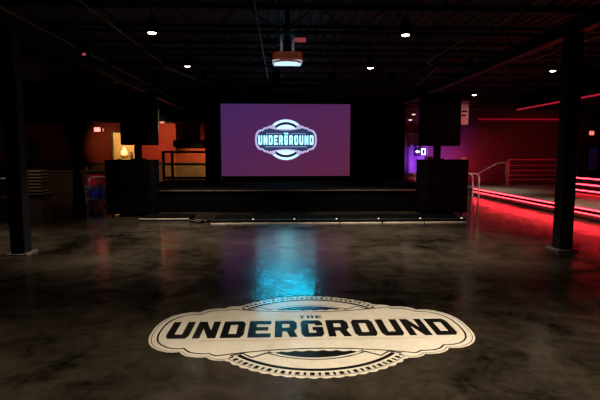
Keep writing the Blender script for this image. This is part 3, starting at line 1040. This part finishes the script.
names = [(-2.62, (-.3, .3, -1), 'stage light hanging above the left loudspeaker'),
         (-1.66, (.4, -.5, -.8), 'stage light hanging above the left edge of the screen'),
         (-0.09, (0, .7, -.7), 'stage light hanging under the projector over the screen'),
         (1.12, (-.4, -.5, -.8), 'stage light hanging over the right part of the screen'),
         (2.40, (-.3, -.6, -.7), 'stage light hanging above the right stage drape')]
for xx, aim, lab in names:
    stage_light((xx, 10.35, 3.158), aim, lab)
stage_light((3.75, 9.375, 3.25), (-.2, -.5, -.8), 'stage light hanging above the right loudspeaker', hang=3.495)
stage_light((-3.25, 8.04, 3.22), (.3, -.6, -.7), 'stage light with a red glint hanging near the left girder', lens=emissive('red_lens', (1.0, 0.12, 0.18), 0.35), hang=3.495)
pn = thing('red_lit_box', 'small red lit box hanging just right of the projector mount, its red light made a glow', 'stage light', (0.37, 9.05, 3.64))
MB().box(-0.12, 0.12, 0.0, 0.07, -0.05, 0.05, 0.008).build('housing', black, pn)
MB().box(-0.11, 0.11, -0.006, 0.0, -0.042, 0.042, 0.002).build('lens', mat('red_lit_face', (0.3, 0.03, 0.04), 0.4, emit=(1.0, 0.16, 0.18), estr=0.22, var=0.5, scale=20), pn)  # red light falling on the box put in as colour and glow
MB().box(-0.13, 0.13, 0.02, 0.04, 0.05, 0.065).cyl((0, 0.03, 0.06), (0, 0.03, 0.36), 0.012, n=8).build('hanger', black, pn)
lamp('SPOT', (1.12, 10.3, 3.1), (0.4, 0.7, 1), 1.0, (1.12, 10.35, 3.3), 70, 0.4)

# ------------------------------------------------------------------ left of the hall
# utility cart with red and blue bins
ct = thing('utility_cart', 'narrow shelf cart beside the tied drape with lower shelves', 'cart', (-5.32, 13.55, 0))
cm = mat('cart_metal', (0.35, 0.33, 0.32), 0.4, metal=0.4, var=0.2)
for zz in (0.22, 0.30 + 0.27):
    MB().box(-0.2, 0.34, -0.2, 0.25, zz, zz + 0.03, 0.004).build('shelf', cm, ct)
for sx in (-0.18, 0.32):
    for sy in (-0.18, 0.23):
        MB().cyl((sx, sy, 0.06), (sx, sy, 0.62), 0.014, n=10).build('post', cm, ct)
        MB().cyl((sx - 0.015, sy, 0.03), (sx + 0.015, sy, 0.03), 0.03, n=12).build('caster', rubber, ct)


def bin_(loc, wx, wy, h, m, label):
    mb = MB()
    mb.box(-wx / 2, wx / 2, -wy / 2, wy / 2, 0, 0.02)
    mb.box(-wx / 2, wx / 2, -wy / 2, -wy / 2 + 0.015, 0, h).box(-wx / 2, wx / 2, wy / 2 - 0.015, wy / 2, 0, h)
    mb.box(-wx / 2, -wx / 2 + 0.015, -wy / 2, wy / 2, 0, h).box(wx / 2 - 0.015, wx / 2, -wy / 2, wy / 2, 0, h)
    mb.box(-wx / 2 - 0.015, wx / 2 + 0.015, -wy / 2 - 0.015, -wy / 2, h - 0.04, h).box(-wx / 2 - 0.015, wx / 2 + 0.015, wy / 2, wy / 2 + 0.015, h - 0.04, h)
    o = mb.build('storage_bin', m)
    o.location = loc
    return tag(o, label, 'bin', 'bins on the cart')


bin_((-5.30, 13.58, 0.601), 0.42, 0.36, 0.30, mat('red_bin', (0.55, 0.03, 0.03), 0.4, var=0.1), 'red plastic bin on top of the cart beside the tied drape')
bin_((-5.27, 13.58, 0.251), 0.30, 0.34, 0.24, mat('blue_bin', (0.02, 0.05, 0.75), 0.4, var=0.1, emit=(0.0, 0.0, 0.0), estr=0), 'blue plastic bin on the lower shelf of the cart')
lamp('SPOT', (-4.75, 11.9, 2.6), (1.0, 0.62, 0.5), 45, (-5.2, 13.5, 0.7), 36, 0.6)
lamp('SPOT', (-5.0, 12.3, 0.9), (0.25, 0.35, 1.0), 3, (-5.25, 13.45, 0.35), 40, 0.5)
# folding table
ft = thing('folding_table', 'small pale topped table partly hidden behind the left bass speakers', 'table', (-4.68, 12.95, 0))
MB().box(-0.48, 0.48, -0.3, 0.3, 0.845, 0.875, 0.006).build('tabletop', mat('pale_laminate', (0.5, 0.46, 0.40), 0.5, var=0.15), ft)
for sx in (-0.44, 0.44):
    for sy in (-0.26, 0.26):
        MB().cyl((sx, sy, 0), (sx, sy, 0.845), 0.016, n=10).build('leg', cm, ft)
sb = thing('step_stool', 'low pale round stool standing under the small table', 'stool', (-4.90, 12.40, 0))
MB().lathe([(0.0, 0.2), (0.10, 0.2), (0.12, 0.215), (0.12, 0.235), (0.10, 0.245), (0.002, 0.245)], n=20).build('seat', mat('stool_seat', (0.4, 0.36, 0.34), 0.5, var=0.1), sb)
for k in range(3):
    a = 2 * pi * k / 3 + 0.5
    MB().cyl((0.06 * cos(a), 0.06 * sin(a), 0.2), (0.13 * cos(a), 0.13 * sin(a), 0.0), 0.012, n=8).build('leg', cm, sb)
# low bar counter against the far wall, with small things on it
bc = thing('bar_counter', 'low brown counter under the red wall at left', 'counter', (-7.9, 18.6, 0))
MB().box(-1.3, 1.2, 0.0, 0.5, 0, 0.80, 0.01).build('body', mat('counter_wood', (0.16, 0.09, 0.05), 0.5, var=0.3), bc)
MB().box(-1.35, 1.25, -0.06, 0.56, 0.80, 0.85, 0.008).build('counter_top', mat('counter_tan', (0.34, 0.24, 0.14), 0.4, var=0.2), bc)
for i, (xx, lab, col) in enumerate([(-7.35, 'pale cup at the right end of the low brown counter', (0.8, 0.7, 0.6)), (-7.65, 'squat cream tub on the low brown counter', (0.75, 0.65, 0.45)), (-8.05, 'dark red can at the left of the things on the counter', (0.3, 0.05, 0.04))]):
    mm = MB().lathe([(0.05, 0), (0.06, 0.01), (0.065, 0.10 + 0.03 * i), (0.055, 0.12 + 0.03 * i), (0.01, 0.125 + 0.03 * i)], (xx, 18.75, 0.851), 18).build('cup', mat('cup_%d' % i, col, 0.4, var=0.1), smooth=False)
    tag(mm, lab, 'cup')
# things in the lit opening: shelf unit with sacks and jars
sh_ = thing('shelf_unit', 'wooden shelf standing in the bright opening in the red wall', 'shelf', (-6.95, 22.2, 0))
sm = mat('shelf_wood', (0.22, 0.12, 0.05), 0.6, var=0.3)
for zz in (0.4, 0.85, 1.30):
    MB().box(-0.62, 0.62, -0.2, 0.2, zz - 0.03, zz, 0.004).build('board', sm, sh_)
for sx in (-0.6, 0.6):
    MB().box(sx - 0.025, sx + 0.025, -0.2, 0.2, 0, 1.30).build('upright', sm, sh_)
sk = MB().lathe([(0.05, 0), (0.16, 0.02), (0.19, 0.15), (0.14, 0.32), (0.06, 0.43), (0.07, 0.50), (0.02, 0.51)], (-7.30, 22.2, 1.301), 22).build('sack', mat('sack_cloth', (0.85, 0.7, 0.42), 0.8, var=0.15, scale=9, bump=0.6), smooth=True)
tag(sk, 'pale cloth sack on the shelf in the bright opening', 'sack')
for xx, hh, lab, col in ((-6.98, 0.30, 'dark brown jar on the shelf in the bright opening', (0.12, 0.05, 0.02)), (-6.74, 0.46, 'pale jar at the right on the shelf in the bright opening', (0.7, 0.55, 0.35))):
    jo = MB().lathe([(0.06, 0), (0.08, 0.02), (0.08, hh * 0.6), (0.055, hh * 0.78), (0.055, hh * 0.9), (0.07, hh * 0.92), (0.07, hh), (0.01, hh)], (xx, 22.2, 1.301), 20).build('jar', mat('jar_' + str(hh), col, 0.4, var=0.1), smooth=False)
    tag(jo, lab, 'jar')
lamp('SPOT', (-7.5, 21.5, 3.0), (1.0, 0.72, 0.38), 30, (-7.15, 22.2, 1.5), 60, 0.6)

# dolly with a stack of folded tables
dl = thing('dolly', 'low wheeled dolly carrying the stack of boards at far left', 'dolly', (-8.72, 16.8, 0))
MB().box(-0.50, 0.50, -0.3, 0.3, 0.10, 0.14, 0.005).build('platform', mat('dolly_wood', (0.25, 0.14, 0.10), 0.6, var=0.2), dl)
for sx in (-0.42, 0.42):
    for sy in (-0.24, 0.24):
        MB().cyl((sx - 0.02, sy, 0.05), (sx + 0.02, sy, 0.05), 0.05, n=14).box(sx - 0.012, sx + 0.012, sy - 0.03, sy + 0.03, 0.05, 0.10).build('caster', rubber, dl)
bo = None
n_b = 7
pos = ['lowest board of the stack on the dolly', 'second board from the bottom of the stack on the dolly', 'third board from the bottom of the stack on the dolly', 'middle board of the seven stacked on the dolly', 'third board from the top of the stack on the dolly', 'second board from the top of the stack on the dolly', 'topmost pale board of the stack on the dolly']
for k in range(n_b):
    loc = (-8.72 + random.uniform(-.025, .025), 16.8, 0.141 + k * 0.113)
    if bo is None:
        bo = thing('folded_table', pos[k], 'folded table', loc, 0, 'folded tables stacked on the dolly')
        MB().box(-0.40, 0.40, -0.26, 0.26, 0.055, 0.112, 0.012).build('tabletop', mat('board_grey', (0.30, 0.24, 0.19), 0.6, var=0.25, scale=5), bo)
        MB().box(-0.37, 0.37, -0.24, -0.21, 0.0, 0.055, 0.004).box(-0.37, 0.37, 0.21, 0.24, 0.0, 0.055, 0.004).box(-0.37, -0.34, -0.21, 0.21, 0.0, 0.055, 0.004).box(0.34, 0.37, -0.21, 0.21, 0.0, 0.055, 0.004).build('leg_frame', steel_dark, bo)
    else:
        dup(bo, loc, random.uniform(-.03, .03), pos[k])
sc_ = thing('service_cart', 'white topped cart at the far left edge behind the left column', 'cart', (-8.78, 14.6, 0))
MB().box(-0.75, 0.42, -0.25, 0.25, 0.735, 0.765, 0.008).build('cart_top', mat('white_top', (0.72, 0.68, 0.66), 0.4, var=0.05), sc_)
MB().box(-0.72, 0.39, -0.23, 0.23, 0.18, 0.21, 0.005).build('lower_shelf', mat('cart_red', (0.35, 0.14, 0.12), 0.5, var=0.2), sc_)
for sx in (-0.7, 0.37):
    for sy in (-0.21, 0.21):
        MB().cyl((sx, sy, 0.06), (sx, sy, 0.735), 0.014, n=10).build('post', cm, sc_)
        MB().cyl((sx - 0.015, sy, 0.035), (sx + 0.015, sy, 0.035), 0.035, n=12).build('caster', rubber, sc_)
d1 = thing('door_1', 'dark red door in the back wall at far left', 'door', (-11.1, YB, 0))
d1['kind'] = 'structure'
MB().box(-0.5, 0.5, -0.06, 0.0, 0.0, 2.15, 0.006).build('door_leaf', mat('dark_red_door', (0.10, 0.02, 0.015), 0.5, var=0.2), d1)
MB().box(0.36, 0.42, -0.10, -0.06, 0.95, 1.10, 0.006).build('door_handle', alu, d1)
tag(MB().box(-11.2, -11.0, YB - 0.068, YB - 0.061, 1.42, 1.72).build('notice_sheet', mat('paper', (0.6, 0.5, 0.45), 0.7, var=0.05)), 'small pale notice on the dark door at far left', 'notice')

# ------------------------------------------------------------------ raised lounge on the right
PX, PZ = 6.98, 0.285
pf = thing('platform', 'raised lounge floor with red light strips along its edge on the right', 'platform', (PX, 5.0, 0))
plat_top = mat('platform_top', (0.16, 0.13, 0.11), 0.5, var=0.3, scale=2)
MB().box(0, 9.0, 0, 15.9, 0.02, PZ, 0.004).build('deck', plat_top, pf)
MB().box(-0.012, 0.0, 0.0, 12.0, 0.165, 0.225).build('fascia', black, pf)
MB().box(-0.022, -0.002, 0.0, 11.6, 0.235, 0.258).build('light_strip', led_mat, pf)
MB().box(-0.022, -0.012, 0.0, 11.6, 0.135, 0.152).build('light_strip', led_mat, pf)
# three stepped tiers
tiers = [(9.36, 0.38), (9.50, 0.555), (9.66, 0.735)]
tl = ['lowest lit tier of the seating steps behind the right column', 'middle lit tier of the seating steps behind the right column', 'top lit tier of the seating steps behind the right column']
zb = PZ
for (tx, tz), lab in zip(tiers, tl):
    t = thing('seating_step', lab, 'step', (tx, 7.0, zb), 0, 'lit seating steps')
    MB().box(0, 15.9 - tx, 0, 8.3, 0.001, tz + 0.02 - zb, 0.003).build('step_body', mat('step_black', (0.02, 0.016, 0.016), 0.5, var=0.2), t)
    MB().box(-0.02, -0.001, 0, 8.3, tz - 0.022 - zb, tz + 0.008 - zb).build('light_strip', led_mat, t)
    zb = tz + 0.021

# railing on the platform
pr = thing('platform_railing', 'red lit metal railing with five bars on the raised floor', 'railing', (8.76, 17.75, PZ))
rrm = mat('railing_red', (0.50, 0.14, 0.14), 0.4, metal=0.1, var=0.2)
MB().box(-0.05, 0.05, -0.05, 0.05, 0, 1.0, 0.006).build('post', rrm, pr)
MB().box(1.93, 2.05, -0.05, 0.05, 0, 1.0, 0.006).build('post', rrm, pr)
MB().cyl((-0.05, 0, 1.0), (2.05, 0, 1.0), 0.03, n=12).build('top_rail', rrm, pr)
for zz in (0.22, 0.40, 0.58, 0.78):
    MB().cyl((0, 0, zz), (1.98, 0, zz), 0.018, n=10).build('bar', rrm, pr)
tag(MB().tube([(7.55, 17.6, PZ + 0.005), (7.55, 17.6, 0.74), (7.6, 17.6, 0.78), (8.25, 17.6, 1.14), (8.35, 17.6, 1.17), (8.58, 17.6, 1.17), (8.62, 17.6, 1.13), (8.62, 17.6, PZ + 0.005)], 0.026, 10).build('handrail', chrome, smooth=True), 'pale sloping handrail left of the red railing', 'handrail')
for xx, lab in ((4.93, 'left one of two curved shiny handrails beside the right bass speakers'), (5.10, 'right one of two curved shiny handrails beside the right bass speakers')):
    o = MB().tube([(0.07, 0.0, 0.0), (0.10, 0.0, 0.5), (0.09, 0.0, 0.86), (0.07, 0.0, 0.93), (0.02, 0.0, 0.975), (-0.05, 0.0, 0.985), (-0.10, 0.10, 0.985), (-0.12, 0.6, 0.985), (-0.12, 0.75, 0.97), (-0.12, 0.8, 0.90), (-0.12, 0.8, 0.0)], 0.022, 10).build('grab_rail', chrome, smooth=True)
    o.location = (xx, 12.05, 0.0)
    tag(o, lab, 'handrail', 'curved handrails beside the stage')

# red strips up high
tag(MB().box(8.27, 8.295, 6.0, 16.3, 3.02, 3.065).build('light_strip', emissive('soffit_led', (1.0, 0.025, 0.065), 0.38)), 'red light strip along the edge of the lowered right ceiling', 'light strip')
tag(MB().box(8.9, 12.95, YB - 0.09, YB - 0.05, 3.03, 3.09).build('light_strip', emissive('wall_led', (1.0, 0.015, 0.055), 0.20)), 'long dim red light strip on the far right brick wall', 'light strip')

d2 = thing('door_2', 'dark glazed door at the far right end of the back wall', 'door', (14.2, YB, 0.286))
d2['kind'] = 'structure'
MB().box(-0.55, 0.55, -0.06, 0.0, 0, 1.75, 0.006).build('door_leaf', mat('door_black', (0.02, 0.015, 0.02), 0.4, var=0.2), d2)
MB().box(-0.12, 0.30, -0.066, -0.06, 0.5, 1.5).build('door_glass', mat('violet_glass', (0.05, 0.02, 0.10), 0.15, emit=(0.10, 0.02, 0.22), estr=0.04), d2)
MB().cyl((-0.34, -0.11, 0.6), (-0.34, -0.11, 1.35), 0.02, n=10).box(-0.35, -0.33, -0.11, -0.05, 0.65, 0.68).box(-0.35, -0.33, -0.11, -0.05, 1.27, 1.30).build('door_handle', chrome, d2)

# small bright ceiling fittings seen over the violet drape
for zz, yy, lab in ((3.12, 19.4, 'upper small bright lamp over the violet drape'), (2.93, 19.9, 'lower small wide lamp over the violet drape')):
    t = thing('wall_lamp', lab, 'lamp', (5.50, yy, zz), 0, 'small lamps over the violet drape')
    MB().box(-0.12, 0.14, -0.1, 0.1, 0.02, 0.06, 0.006).cyl((0, 0, 0.06), (0, 0, 3.99 - zz), 0.012, n=8).build('housing', mat('lamp_beige', (0.5, 0.42, 0.34), 0.5, var=0.1), t)
    MB().lathe([(0.002, -0.012), (0.04, -0.01), (0.07, 0.0), (0.07, 0.02)], n=18).build('lens', emissive('warm_lens', (1, 0.75, 0.55), 1.6), t, smooth=True)
